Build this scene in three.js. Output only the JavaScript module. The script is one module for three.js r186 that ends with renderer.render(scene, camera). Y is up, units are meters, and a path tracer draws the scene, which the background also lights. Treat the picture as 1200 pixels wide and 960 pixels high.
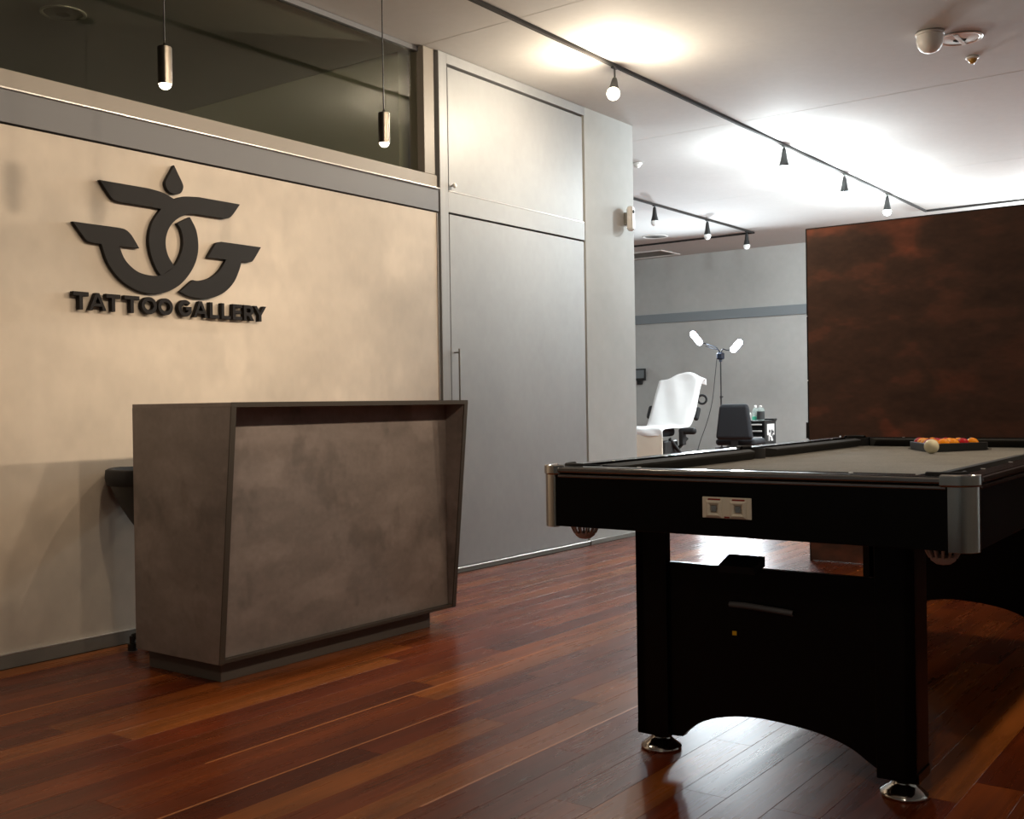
import * as THREE from 'three';
import { RoundedBoxGeometry } from 'three/addons/geometries/RoundedBoxGeometry.js';
import { mergeGeometries, toCreasedNormals } from 'three/addons/utils/BufferGeometryUtils.js';
import { RectAreaLightUniformsLib } from 'three/addons/lights/RectAreaLightUniformsLib.js';

// ---------------------------------------------------------------- camera, exposure, scene
RectAreaLightUniformsLib.init();
const scene = new THREE.Scene();
scene.background = new THREE.Color(0x000000);
const camera = new THREE.PerspectiveCamera(41.703, 1200 / 960, 0.05, 60);
camera.position.set(4.0934, 1.0, 0);
camera.rotation.order = 'YXZ';
camera.rotation.set(-0.0049, 0.6406, -0.015);
scene.add(camera);
const renderer = new THREE.WebGLRenderer({ antialias: true });
renderer.toneMapping = THREE.LinearToneMapping;
renderer.toneMappingExposure = 1.0;
renderer.shadowMap.enabled = true;

// lamp strengths (candela) and colours
const WARM = new THREE.Color().setRGB(1.0, 0.80, 0.59);
const SOFT = new THREE.Color().setRGB(1.0, 0.84, 0.64);
const COOL = new THREE.Color().setRGB(0.88, 0.97, 1.0);
const ICE = new THREE.Color().setRGB(0.82, 0.93, 1.0);
const CD = { spot: 16.5, first: 6.5, cool: 9.5, rear: 24, pendant: 1.6, led: 9 };

// ---------------------------------------------------------------- helpers
let seed = 20240611;
function rnd() { seed = (seed * 1664525 + 1013904223) >>> 0; return seed / 4294967296; }
const used = new Map();
function numbered(n) { const k = used.get(n) || 0; used.set(n, k + 1); return k ? `${n}_${String(k).padStart(3, '0')}` : n; }
function thing(name, label, category, [x, y, z] = [0, 0, 0], turn = 0, group) {
  const o = new THREE.Group(); o.name = numbered(name); scene.add(o);
  o.position.set(x, y, z); o.rotation.y = turn; o.userData = { label, category };
  if (group) o.userData.group = group;
  return o;
}
function struct(name, geo, m) {
  const o = geo ? new THREE.Mesh(geo, m) : new THREE.Group();
  o.name = name; o.userData = { kind: 'structure' }; o.castShadow = o.receiveShadow = true; scene.add(o); return o;
}
function part(name, geo, m, parent, label) {
  const o = new THREE.Mesh(geo, m); o.name = name; o.castShadow = o.receiveShadow = true; parent.add(o);
  if (label) o.userData.label = label;
  return o;
}
// box by its limits, softly rounded edges
function bx(x0, x1, y0, y1, z0, z1, r = 0) {
  const w = Math.abs(x1 - x0), h = Math.abs(y1 - y0), d = Math.abs(z1 - z0);
  const g = r > 0 ? new RoundedBoxGeometry(w, h, d, 2, Math.min(r, w / 2.01, h / 2.01, d / 2.01)) : new THREE.BoxGeometry(w, h, d);
  g.translate((x0 + x1) / 2, (y0 + y1) / 2, (z0 + z1) / 2);
  return g;
}
function merge(list) { return mergeGeometries(list.map(g => { const n = g.index ? g.toNonIndexed() : g; for (const k of Object.keys(n.attributes)) if (!['position', 'normal', 'uv'].includes(k)) n.deleteAttribute(k); return n; })); }
function cyl(r0, r1, h, x, y, z, n = 32) { const g = new THREE.CylinderGeometry(r0, r1, h, n); g.translate(x, y, z); return g; }
function lathe(pts, n = 48) { return new THREE.LatheGeometry(pts.map(p => new THREE.Vector2(p[0], p[1])), n); }
function tube(pts, r, n = 40, k = 10) { return new THREE.TubeGeometry(new THREE.CatmullRomCurve3(pts.map(p => new THREE.Vector3(...p))), n, r, k, false); }
function rod(a, b, r, n = 12) {
  const A = new THREE.Vector3(...a), B = new THREE.Vector3(...b), d = B.clone().sub(A);
  const g = new THREE.CylinderGeometry(r, r, d.length(), n);
  g.applyQuaternion(new THREE.Quaternion().setFromUnitVectors(new THREE.Vector3(0, 1, 0), d.clone().normalize()));
  const m = A.add(B).multiplyScalar(.5); g.translate(m.x, m.y, m.z); return g;
}
// uv in metres by the way a face points
function metric(g, s = 1, ox = 0, oy = 0) {
  const n = g.index ? g.toNonIndexed() : g; const P = n.attributes.position, N = n.attributes.normal, uv = new Float32Array(P.count * 2);
  for (let i = 0; i < P.count; i++) {
    const ax = Math.abs(N.getX(i)), ay = Math.abs(N.getY(i)), az = Math.abs(N.getZ(i));
    let u, v;
    if (ax >= ay && ax >= az) { u = P.getZ(i); v = P.getY(i); } else if (ay >= az) { u = P.getX(i); v = P.getZ(i); } else { u = P.getX(i); v = P.getY(i); }
    uv[2 * i] = (u + ox) / s; uv[2 * i + 1] = (v + oy) / s;
  }
  n.setAttribute('uv', new THREE.BufferAttribute(uv, 2)); return n;
}
// tiling value noise
function hash(x, y, s) { let h = (x * 374761393 + y * 668265263 + s * 2147483647) | 0; h = Math.imul(h ^ (h >>> 13), 1274126177); h ^= h >>> 16; return (h >>> 0) / 4294967296; }
function vnoise(x, y, px, py, s) {
  const xi = Math.floor(x), yi = Math.floor(y); let fx = x - xi, fy = y - yi; fx = fx * fx * (3 - 2 * fx); fy = fy * fy * (3 - 2 * fy);
  const x0 = ((xi % px) + px) % px, x1 = (x0 + 1) % px, y0 = ((yi % py) + py) % py, y1 = (y0 + 1) % py;
  const a = hash(x0, y0, s), b = hash(x1, y0, s), c = hash(x0, y1, s), d = hash(x1, y1, s);
  return a + (b - a) * fx + (c - a) * fy + (a - b - c + d) * fx * fy;
}
function fbm(u, v, fx, fy, oct, s, gain = .5) { let t = 0, a = 1, n = 0; for (let i = 0; i < oct; i++) { t += a * vnoise(u * fx, v * fy, fx, fy, s + i); n += a; a *= gain; fx *= 2; fy *= 2; } return t / n; }
const sm = (a, b, x) => { const t = Math.min(1, Math.max(0, (x - a) / (b - a))); return t * t * (3 - 2 * t); };
function colourTex(w, h, fn) {          // fn returns sRGB 0..255
  const d = new Uint8Array(w * h * 4);
  for (let y = 0; y < h; y++) for (let x = 0; x < w; x++) { const c = fn(x / w, y / h), i = 4 * (y * w + x); d[i] = c[0]; d[i + 1] = c[1]; d[i + 2] = c[2]; d[i + 3] = 255; }
  const t = new THREE.DataTexture(d, w, h); t.colorSpace = THREE.SRGBColorSpace; t.wrapS = t.wrapT = THREE.RepeatWrapping; t.magFilter = THREE.LinearFilter; t.minFilter = THREE.LinearMipmapLinearFilter; t.generateMipmaps = true; t.needsUpdate = true; return t;
}
function dataTex(w, h, fn) {            // fn returns 0..1
  const t = colourTex(w, h, (u, v) => { const g = Math.max(0, Math.min(255, fn(u, v) * 255)); return [g, g, g]; }); t.colorSpace = THREE.NoColorSpace; return t;
}
const mix = (a, b, t) => [a[0] + (b[0] - a[0]) * t, a[1] + (b[1] - a[1]) * t, a[2] + (b[2] - a[2]) * t];
const std = o => new THREE.MeshStandardMaterial(o);
const phy = o => new THREE.MeshPhysicalMaterial(o);

// ---------------------------------------------------------------- materials
const plasterT = colourTex(1024, 1024, (u, v) => {          // troweled beige plaster, 4 m
  const a = fbm(u, v, 4, 4, 5, 11, .45), b = fbm(u + .05 * fbm(u, v, 6, 6, 3, 90), v, 9, 16, 4, 21), c = fbm(u, v, 90, 60, 3, 31);
  const k = (a - .5) * .20 + (b - .5) * .16 + (c - .5) * .05, p = sm(.60, .72, fbm(u, v, 14, 10, 4, 41)) * .035;
  return [200 * (1 + k) + p * 200, 188 * (1 + k) + p * 190, 172 * (1 + k) + p * 170];
});
const concreteT = colourTex(1024, 1024, (u, v) => {         // microcement, 2 m
  const w = fbm(u, v, 5, 5, 3, 77); const a = fbm(u + w * .12, v + w * .08, 4, 5, 5, 12), b = fbm(u + w * .10, v + w * .06, 10, 26, 5, 22, .6), c = fbm(u, v, 120, 120, 2, 32);
  const s = sm(.52, .70, fbm(u + w * .1, v - w * .1, 9, 13, 4, 52)), d = sm(.6, .75, fbm(u, v, 16, 11, 4, 62));
  const k = 1 + (a - .5) * .20 + (b - .5) * .22 + (c - .5) * .07 + s * .10 - d * .10;
  return [134 * k, 124 * k, 119 * k];
});
const rustT = colourTex(1024, 1024, (u, v) => {             // dark oxidised sheet, 4.5 m
  const w = fbm(u, v, 6, 4, 4, 5); const a = fbm(u + w * .10, v + w * .16, 12, 7, 5, 15), b = fbm(u, v, 22, 26, 4, 25), c = fbm(u, v, 140, 140, 2, 35);
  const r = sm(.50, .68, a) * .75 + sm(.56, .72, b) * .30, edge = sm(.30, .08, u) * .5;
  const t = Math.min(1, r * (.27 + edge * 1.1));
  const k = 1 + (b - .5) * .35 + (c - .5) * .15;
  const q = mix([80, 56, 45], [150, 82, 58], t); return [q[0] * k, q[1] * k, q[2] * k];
});
const grainT = colourTex(512, 1024, (u, v) => {             // red hardwood grain: u across .5 m, v along 2 m
  const w = fbm(u, v, 8, 4, 3, 3) * .06; const a = fbm(u + w, v, 40, 3, 4, 13, .6), b = fbm(u + w, v, 110, 8, 3, 23), c = fbm(u, v, 6, 5, 4, 33), f = vnoise(u * 256, v * 60, 256, 60, 43);
  const k = .86 + (a - .5) * .20 + (b - .5) * .10 + (c - .5) * .34 - (f > .9 ? .05 : 0);
  return [222 * k, 215 * k, 208 * k];
});
const glossT = dataTex(512, 512, (u, v) => .36 + (fbm(u, v, 24, 6, 4, 7) - .5) * .08);
const clothT = colourTex(512, 512, (u, v) => { const k = 1 + (fbm(u, v, 128, 128, 2, 8) - .5) * .22 + (fbm(u, v, 5, 5, 3, 9) - .5) * .10; return [116 * k, 114 * k, 108 * k]; });
const paintT = colourTex(512, 512, (u, v) => { const k = 1 + (fbm(u, v, 4, 3, 4, 18) - .5) * .10 + (fbm(u, v, 60, 40, 2, 28) - .5) * .03; return [154 * k, 155 * k, 155 * k]; });
const wallT = colourTex(512, 512, (u, v) => { const k = 1 + (fbm(u, v, 4, 4, 5, 19) - .5) * .16 + (fbm(u, v, 50, 50, 2, 29) - .5) * .03; return [176 * k, 177 * k, 174 * k]; });
const ceilT = colourTex(512, 512, (u, v) => { const k = 1 + (fbm(u, v, 3, 3, 4, 20) - .5) * .06 + (fbm(u, v, 80, 80, 2, 30) - .5) * .02; return [200 * k, 199 * k, 196 * k]; });
const M = {
  plaster: std({ map: plasterT, roughness: .62 }),
  concrete: std({ map: concreteT, roughness: .55 }),
  rust: std({ map: rustT, roughness: .42, metalness: .15 }),
  paint: std({ map: paintT, roughness: .5, metalness: .1 }),
  wall: std({ map: wallT, roughness: .75 }),
  ceiling: std({ map: ceilT, roughness: .8 }),
  bandGrey: std({ color: 0x6a6b6e, roughness: .55 }),
  sill: std({ color: 0x8f877c, roughness: .5 }),
  alu: std({ color: 0xd8d6d2, roughness: .28, metalness: .75 }),
  dark: std({ color: 0x1b1a19, roughness: .6 }),
  seam: std({ color: 0x24211f, roughness: .9 }),
  base: std({ color: 0x77746d, roughness: .5, metalness: .1 }),
  farBand: std({ color: 0x7d8589, roughness: .6 }),
  glass: phy({ color: 0xf8faf4, roughness: .02, transmission: 1, thickness: 0, ior: 1.5 }),
  sub: std({ color: 0x2a130a, roughness: .9 }),
  black: phy({ color: 0x050505, roughness: .34, specularIntensity: .45 }),
  gloss: phy({ color: 0x090909, roughness: .2, specularIntensity: .7 }),
  satin: std({ color: 0x151515, roughness: .5 }),
  rubber: std({ color: 0x1d1d1f, roughness: .8 }),
  fabric: std({ color: 0x24262a, roughness: .95 }),
  chrome: std({ color: 0xd6d4d0, roughness: .13, metalness: 1 }),
  steel: std({ color: 0x9a948c, roughness: .3, metalness: 1 }),
  rail: std({ color: 0xa9a7a6, roughness: .22, metalness: 1 }),
  lip: std({ color: 0x4a4a4e, roughness: .5 }),
  cloth: std({ map: clothT, roughness: 1 }),
  cushion: std({ color: 0x1f1e1c, roughness: .95 }),
  logo: phy({ color: 0x1d1a18, roughness: .6, specularIntensity: .4 }),
  letter: phy({ color: 0x140e0c, roughness: .6, specularIntensity: .4 }),
  deskEdge: std({ color: 0x40382f, roughness: .5 }),
  plinth: std({ color: 0x5d5853, roughness: .5 }),
  white: std({ color: 0xe9e7e2, roughness: .45 }),
  cream: std({ color: 0xefe4d2, roughness: .7 }),
  sheet: std({ color: 0xf4f4f4, roughness: .8 }),
  ivory: std({ color: 0xe6e0d2, roughness: .4 }),
  red: std({ color: 0x8d2b22, roughness: .4 }),
  yellow: std({ color: 0xd9a514, roughness: .5 }),
  net: std({ color: 0xd9c6bd, roughness: .7 }),
  navy: std({ color: 0x1d2638, roughness: .45 }),
  bronze: std({ color: 0x6b665f, roughness: .28, metalness: 1 }),
  chromeIn: std({ color: 0xb5b3b0, roughness: .4, metalness: 1, side: THREE.DoubleSide }),
  handle: std({ color: 0xdcdcda, roughness: .5, metalness: .2 }),
  innerWall: std({ color: 0xc9cbb8, roughness: .8 }),
  opal: std({ color: 0xf2f2f0, roughness: .35 }),
};
const glow = (c, k) => new THREE.MeshStandardMaterial({ color: 0xffffff, emissive: c.clone(), emissiveIntensity: k, roughness: .4 });
const H = 3.082;

// ---------------------------------------------------------------- the room
{ // timber floor: single boards in view, a joined remainder beyond
  const floor = struct('floor', null);
  part('subfloor', bx(-5.2, 7.2, -.12, -.022, -14, 3.3), M.sub, floor);
  const W = .12, tones = [0x95481e, 0x8a3d1a, 0xa0511f, 0x7c3516, 0xac5e28, 0x8d411a, 0x984a1e, 0x823a17, 0xb4692f];
  const woods = tones.map(c => phy({ color: c, map: grainT, roughnessMap: glossT, roughness: .78, specularIntensity: .55 }));
  function board(len, ou, ov) {     // bevelled plank, length along z from 0 to -len
    const w = W / 2 - .0002, e = .0007, y0 = -.022, y1 = -.0005, P = [], U = [];
    const ring = (i, y) => [[-w + i, y, -.0002 - i], [w - i, y, -.0002 - i], [w - i, y, -len + .0002 + i], [-w + i, y, -len + .0002 + i]];
    const A = ring(0, y0), B = ring(0, y1), C = ring(e, 0);
    const quad = (a, b, c, d) => { for (const p of [a, b, c, a, c, d]) { P.push(...p); U.push((p[0] + ou) / .5, (p[2] + ov) / 2); } };
    quad(C[0], C[1], C[2], C[3]);
    for (let k = 0; k < 4; k++) { const j = (k + 1) % 4; quad(B[k], B[j], C[j], C[k]); quad(A[k], A[j], B[j], B[k]); }
    const g = new THREE.BufferGeometry(); g.setAttribute('position', new THREE.Float32BufferAttribute(P, 3)); g.setAttribute('uv', new THREE.Float32BufferAttribute(U, 2)); g.computeVertexNormals(); return g;
  }
  const strip = std({ color: 0xa8642e, roughness: .45 });  // pale tone paints the light caught along a few board edges
  for (const [x, z0, z1] of [[1.58, -1.9, -3.72], [1.823, -1.4, -2.85], [.62, -1.55, -2.45], [2.30, -2.0, -3.1]]) part('joint_glint', bx(x - .004, x + .004, -.01, .0004, z1, z0), strip, floor, 'pale strip painted as a glint along a board joint');
  const lens = [1.2, 1.5, 1.8, 2.1, 2.4], variants = lens.map((l, i) => [0, 1, 2].map(k => board(l, .13 * (i + 1) + .17 * k, .37 * i + .71 * k)));
  const rest = tones.map(() => []); let count = 0;
  for (let i = -43; i < 60; i++) {
    const x = .02 + W * (i + .5); let z = 3.2 - rnd() * 2; let last = -1;
    while (z > -13.9) {
      const li = Math.floor(rnd() * 5), g = variants[li][Math.floor(rnd() * 3)], len = lens[li];
      let t = Math.floor(rnd() * tones.length); if (t === last) t = (t + 3) % tones.length; last = t;
      if (x < 0 && z > -7) { z -= len; continue; }
      const zc = z - len * .5, dx = x - 4.0934, f = -.598 * dx - .802 * zc, s = .802 * dx - .598 * zc;
      const inView = f > 1.2 && Math.abs(s) < f * .52 + .4 && zc > -8.2 && x < 4.6;
      if (inView && count < 298) { const m = part('floor_board', g, woods[t], floor); m.position.set(x, 0, z); if (count) m.name = `floor_board_${String(count).padStart(3, '0')}`; count++; }
      else { const c = g.clone(); c.translate(x, 0, z); rest[t].push(c); }
      z -= len;
    }
  }
  rest.forEach((l, i) => { if (l.length) { const m = part('distant_boards', mergeGeometries(l), woods[i], floor); m.userData.kind = 'stuff'; } });
}
{ // ceiling: plaster sheets with faint joints
  const c = struct('ceiling', null);
  part('ceiling_slab', bx(-5.2, 7.2, H + .05, H + .2, -14, 3.3), M.ceiling, c);
  const zs = [3.2, 2.15, .78, -.59, -1.96, -3.33, -4.7, -6.08, -7.48, -8.8, -10.2, -11.6, -13.75];
  for (let i = 0; i + 1 < zs.length; i++) part('ceiling_panel', metric(bx(-5, 7, H + (i % 2 ? .0007 : 0), H + .05, zs[i + 1], zs[i]), 3), M.ceiling, c);
}
// left wall with plaster, band and clerestory
const wl = struct('wall_left', null);
part('plaster_panel', metric(bx(-.2, 0, 0, 2.124, -4.782, 3.2), 4, 1.3, .2), M.plaster, wl);
part('edge_bead', bx(-.02, .004, 0, 2.124, -4.789, -4.783), M.sill, wl);
part('shadow_gap', bx(-.2, -.012, 2.124, 2.133, -4.79, 3.2), M.seam, wl);
const tr = struct('trim_1', null);
part('band', bx(-.2, .003, 2.133, 2.262, -4.8, 3.2, .002), M.bandGrey, tr);
part('band_edge', bx(-.2, .014, 2.262, 2.271, -4.8, 3.2, .003), M.alu, tr, 'bright metal edge strip');
const win = struct('window_1', null);
part('window_sill', bx(-.12, -.006, 2.2715, 2.345, -4.8, 3.2, .003), M.sill, win);
part('window_jamb', bx(-.12, -.006, 2.345, 3.079, -4.783, -4.692, .003), M.sill, win);
part('head_bead', bx(-.075, -.045, 3.052, 3.08, -4.692, 3.2), M.bandGrey, win);
part('window_pane', bx(-.063, -.057, 2.345, 3.052, -4.692, 3.2), M.glass, win);
struct('baseboard_left', bx(0, .014, 0, .053, -4.79, 3.2, .002), M.base);
struct('highlight_trim_3', bx(0, .0145, .0532, .0585, -4.79, 3.2, .002), M.alu);  // bright strip stands in for the highlight along the baseboard top
// door and cupboard unit in the left wall
const door = struct('door_1', null);
part('recess_back', bx(-.2, -.06, 0, H, -6.4, -4.79), M.seam, door);
part('door_frame', bx(-.06, .006, 0, 3.079, -4.886, -4.812, .002), M.paint, door);
part('door_frame', metric(bx(-.06, .006, 3.02, 3.079, -6.388, -4.886, .002), 2), M.paint, door);
part('upper_panel', metric(bx(-.05, -.004, 2.274, 3.006, -6.366, -4.904, .003), 2), M.paint, door);
part('panel_edge', bx(-.05, .002, 2.264, 2.2735, -6.37, -4.9, .003), M.alu, door, 'bright metal edge strip');
part('cross_rail', metric(bx(-.05, .003, 2.142, 2.263, -6.372, -4.888, .002), 2), M.paint, door);
part('lower_panel', metric(bx(-.05, -.002, .034, 2.132, -6.366, -4.902, .003), 2, .6, .3), M.paint, door);
part('kick_edge', bx(-.05, .006, .022, .031, -6.6, -4.9, .003), M.alu, door, 'bright metal edge strip');
part('kick_board', bx(-.05, .003, 0, .022, -6.388, -4.886), M.base, door);
{ const k = lathe([[0, 0], [.006, 0], [.006, .012], [.014, .017], [.015, .026], [.010, .031], [0, .032]], 24); k.rotateZ(-Math.PI / 2); k.translate(-.004, 2.303, -4.93); part('knob', k, M.white, door, 'small white knob'); }
part('handle', merge([bx(.03, .042, .86, 1.335, -4.935, -4.925, .004), rod([-.003, 1.312, -4.93], [.034, 1.312, -4.93], .005), rod([-.003, .885, -4.93], [.034, .885, -4.93], .005)]), M.steel, door, 'thin vertical bar handle');
// pier beyond the door, its return into the far room, far room walls, unseen walls
struct('wall_pier', metric(bx(-.2, 0, 0, H, -7.059, -6.388), 3, .2, .1), M.wall);
struct('baseboard_pier', bx(0, .01, 0, .03, -7.05, -6.39, .002), M.base);
struct('wall_return', metric(bx(-5, -.2, 0, H, -7.059, -6.9), 3), M.wall);
struct('wall_far', metric(bx(-5.2, 7.2, 0, H, -13.95, -13.745), 3, .7, .4), M.wall);
struct('trim_2', bx(-5, 7, 2.137, 2.268, -13.745, -13.725, .003), M.farBand);
struct('wall_far_left', metric(bx(-5.2, -5, 0, H, -13.745, -6.9), 3), M.wall);
struct('wall_right', metric(bx(7, 7.2, 0, H, -13.745, 3.3), 3), M.wall);
struct('wall_back', metric(bx(-5, 7, 0, H, 3.2, 3.3), 3), M.wall);
// the unlit room behind the clerestory
struct('wall_inner_side', bx(-3.6, -.2, 0, H, -4.85, -4.69), M.innerWall);
struct('wall_inner_back', metric(bx(-3.75, -3.6, 0, H, -4.85, 3.2), 3), M.wall);
struct('floor_inner', bx(-3.6, -.2, -.05, 0, -4.69, 3.2), M.sub);

// ---------------------------------------------------------------- wall sign
{
  const t = thing('wall_sign', 'dark raised emblem and lettering sign mounted on the beige plaster wall', 'sign', [0, 1.418, -2.963]);
  // points are (distance along wall, height); negative third entry marks a sharp corner
  const S0 = 2.963, Y0 = 1.418;
  function outline(pts) {           // runs of points between corners become smooth curves
    const s = new THREE.Shape(); const q = pts.map(p => new THREE.Vector2(p[0] - S0, p[1] - Y0)); const n = q.length;
    s.moveTo(q[0].x, q[0].y); let run = [];
    for (let i = 1; i <= n; i++) { const k = i % n; run.push(q[k]); if (pts[k][2] || k === 0) { if (run.length === 1) s.lineTo(run[0].x, run[0].y); else s.splineThru(run); run = []; } }
    return s;
  }
  const slab = (shape, d, off) => { const g = new THREE.ExtrudeGeometry(shape, { depth: d, bevelEnabled: true, bevelThickness: .0015, bevelSize: .0012, bevelSegments: 1, curveSegments: 14 }); g.rotateY(Math.PI / 2); g.translate(off, 0, 0); return g; };
  const K = 1;
  part('droplet', slab(outline([[2.963, 2.089, K], [2.985, 2.052], [3.006, 2.016], [3.009, 1.995], [2.994, 1.971], [2.963, 1.962], [2.932, 1.971], [2.917, 1.995], [2.920, 2.016], [2.941, 2.052]]), .018, .004), M.logo, t);
  part('upper_emblem', slab(outline([[2.595, 1.966, K], [2.83, 1.966, K], [2.903, 1.958], [2.961, 1.938, K], [3.01, 1.956], [3.094, 1.966, K], [3.327, 1.966, K], [3.283, 1.911], [3.262, 1.895], [3.236, 1.888, K], [3.085, 1.888, K], [3.035, 1.882], [2.985, 1.860], [2.942, 1.822], [2.918, 1.776], [2.912, 1.728], [2.925, 1.68], [2.956, 1.638, K], [2.886, 1.590, K], [2.862, 1.621], [2.836, 1.680], [2.827, 1.748], [2.846, 1.820], [2.892, 1.886, K], [2.83, 1.888, K], [2.69, 1.888, K], [2.667, 1.891], [2.645, 1.903]]), .018, .004), M.logo, t);
  part('lower_emblem', slab(outline([[2.469, 1.776, K], [2.672, 1.776, K], [2.711, 1.772], [2.741, 1.751], [2.777, 1.700, K], [2.681, 1.699, K], [2.708, 1.642], [2.764, 1.599], [2.83, 1.586], [2.89, 1.594], [2.956, 1.640], [2.995, 1.705], [3.004, 1.762], [2.994, 1.806], [2.975, 1.832, K], [3.043, 1.868, K], [3.076, 1.813], [3.086, 1.741], [3.072, 1.674], [3.034, 1.610], [2.979, 1.556], [2.908, 1.520], [2.834, 1.508], [2.755, 1.520], [2.68, 1.560], [2.626, 1.623], [2.597, 1.699, K], [2.565, 1.699, K], [2.541, 1.702], [2.522, 1.713]]), .018, .004), M.logo, t);
  part('right_emblem', slab(outline([[3.138, 1.697, K], [3.171, 1.746], [3.19, 1.768], [3.216, 1.776, K], [3.450, 1.776, K], [3.406, 1.714], [3.389, 1.701], [3.366, 1.697, K], [3.331, 1.697, K], [3.318, 1.656], [3.284, 1.594], [3.226, 1.542], [3.151, 1.511], [3.085, 1.505], [3.031, 1.511], [2.983, 1.527, K], [3.054, 1.584, K], [3.087, 1.584], [3.150, 1.602], [3.204, 1.642], [3.243, 1.697, K]]), .018, .004), M.logo, t);
  const h = .071, w = .015;
  const poly = (...p) => { const s = new THREE.Shape(); p.forEach((q, i) => i ? s.lineTo(...q) : s.moveTo(...q)); s.closePath(); return s; };
  const L = {
    T: W => [poly([0, h - w], [W / 2 - w / 2, h - w], [W / 2 - w / 2, 0], [W / 2 + w / 2, 0], [W / 2 + w / 2, h - w], [W, h - w], [W, h], [0, h])],
    L: W => [poly([0, 0], [W, 0], [W, w * .9], [w, w * .9], [w, h], [0, h])],
    E: W => [poly([0, 0], [W, 0], [W, w * .9], [w, w * .9], [w, h / 2 - w * .42], [W * .9, h / 2 - w * .42], [W * .9, h / 2 + w * .42], [w, h / 2 + w * .42], [w, h - w * .9], [W, h - w * .9], [W, h], [0, h])],
    A: W => { const s = poly([0, 0], [w * 1.1, 0], [W * .5 - .021, .016], [W * .5 + .021, .016], [W - w * 1.1, 0], [W, 0], [W / 2 + w * .55, h], [W / 2 - w * .55, h]); s.holes.push(poly([W / 2 - .013, .028], [W / 2 + .013, .028], [W / 2, .056])); return [s]; },
    Y: W => [poly([W / 2 - w / 2, 0], [W / 2 + w / 2, 0], [W / 2 + w / 2, h * .4], [W, h], [W - w * 1.15, h], [W / 2, h * .56], [w * 1.15, h], [0, h], [W / 2 - w / 2, h * .4])],
    O: W => { const s = new THREE.Shape(); s.absellipse(W / 2, h / 2, W / 2, h / 2 + .001, 0, Math.PI * 2); const o = new THREE.Path(); o.absellipse(W / 2, h / 2, W / 2 - w, h / 2 - w, 0, Math.PI * 2); s.holes.push(o); return [s]; },
    G: W => { const s = new THREE.Shape(), a = .75, b = Math.PI * 2 - .05; s.absarc(W / 2, h / 2, h / 2 + .001, a, b - .35, false); s.lineTo(W / 2 + h / 2 - .002, h / 2 + w * .4); s.lineTo(W / 2 + .004, h / 2 + w * .4); s.lineTo(W / 2 + .004, h / 2 - w * .5); s.lineTo(W / 2 + h / 2 - w - .002, h / 2 - w * .5); s.absarc(W / 2, h / 2, h / 2 - w, b - .5, a, true); s.closePath(); return [s]; },
    R: W => { const s = poly([0, 0], [w, 0], [w, .022], [W * .42, .022], [W - w * 1.15, 0], [W, 0], [W * .72, .026], [W * .9, .034], [W * .95, .047], [W * .9, .061], [W * .74, h - .001], [W * .55, h], [0, h]); s.holes.push(poly([w, .036], [W * .55, .036], [W * .66, .041], [W * .68, .047], [W * .66, .053], [W * .55, .057], [w, .057])); return [s]; },
  };
  const row = [['T', 2.46, .069], ['A', 2.531, .078], ['T', 2.610, .067], ['T', 2.697, .072], ['O', 2.780, .076], ['O', 2.863, .076], ['G', 2.968, .073], ['A', 3.050, .076], ['L', 3.139, .052], ['L', 3.205, .052], ['E', 3.270, .053], ['R', 3.335, .060], ['Y', 3.396, .074]];
  for (const [c, s, W] of row) { const g = slab(L[c](W), .022, .008); g.translate(0, 0, -(s - S0)); part('letter', g, M.letter, t); }
}

// ---------------------------------------------------------------- reception desk
{
  const t = thing('reception_desk', 'grey microcement reception desk with slanted sides in front of the beige wall', 'desk', [.73, 0, -3.116]);
  const L = (x0, x1, y0, y1, z0, z1, r) => bx(x0 - .73, x1 - .73, y0, y1, z0 + 3.116, z1 + 3.116, r);
  const side = (z0, z1) => { const s = new THREE.Shape(); s.moveTo(.4336 - .73, .078); s.lineTo(.936 - .73, .078); s.lineTo(1.0245 - .73, 1.006); s.lineTo(.4336 - .73, 1.006); s.closePath(); const g = new THREE.ExtrudeGeometry(s, { depth: z1 - z0 - .004, bevelEnabled: true, bevelThickness: .002, bevelSize: .0015, bevelSegments: 1 }); g.translate(0, 0, z0 + 3.116 + .002); return g; };
  part('side_panel', metric(side(-2.476, -2.4544), 2, .3, .1), M.concrete, t);
  part('side_panel', metric(side(-3.778, -3.756), 2, .9, .6), M.concrete, t);
  for (const [z0, z1] of [[-2.4768, -2.4537], [-3.7788, -3.7553]]) { const e = bx(-.0025, .0025, .079, 1.006, z0 + 3.116, z1 + 3.116); const P = e.attributes.position; for (let i = 0; i < P.count; i++) P.setX(i, P.getX(i) + .937 - .73 + (P.getY(i) - .078) * .0955); part('edge_strip', e, M.deskEdge, t, 'darker front edge'); }
  part('edge_strip', L(1.0262, 1.0285, 1.004, 1.022, -3.779, -2.4535), M.deskEdge, t, 'darker front edge');
  part('desk_top', metric(L(.4336, 1.026, 1.006, 1.0215, -3.778, -2.4544, .002), 2), M.concrete, t);
  part('front_panel', metric(L(.89, .915, .094, 1.0055, -3.7555, -2.4765), 2, .62, .27), M.concrete, t);
  part('bottom_panel', L(.4336, .937, .078, .094, -3.7555, -2.4765, .002), M.deskEdge, t);
  part('worktop', L(.53, .889, .70, .73, -3.7555, -2.4765, .003), M.deskEdge, t);
  part('plinth', L(.45, .886, 0, .078, -3.66, -2.5, .002), M.plinth, t);
}
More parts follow.
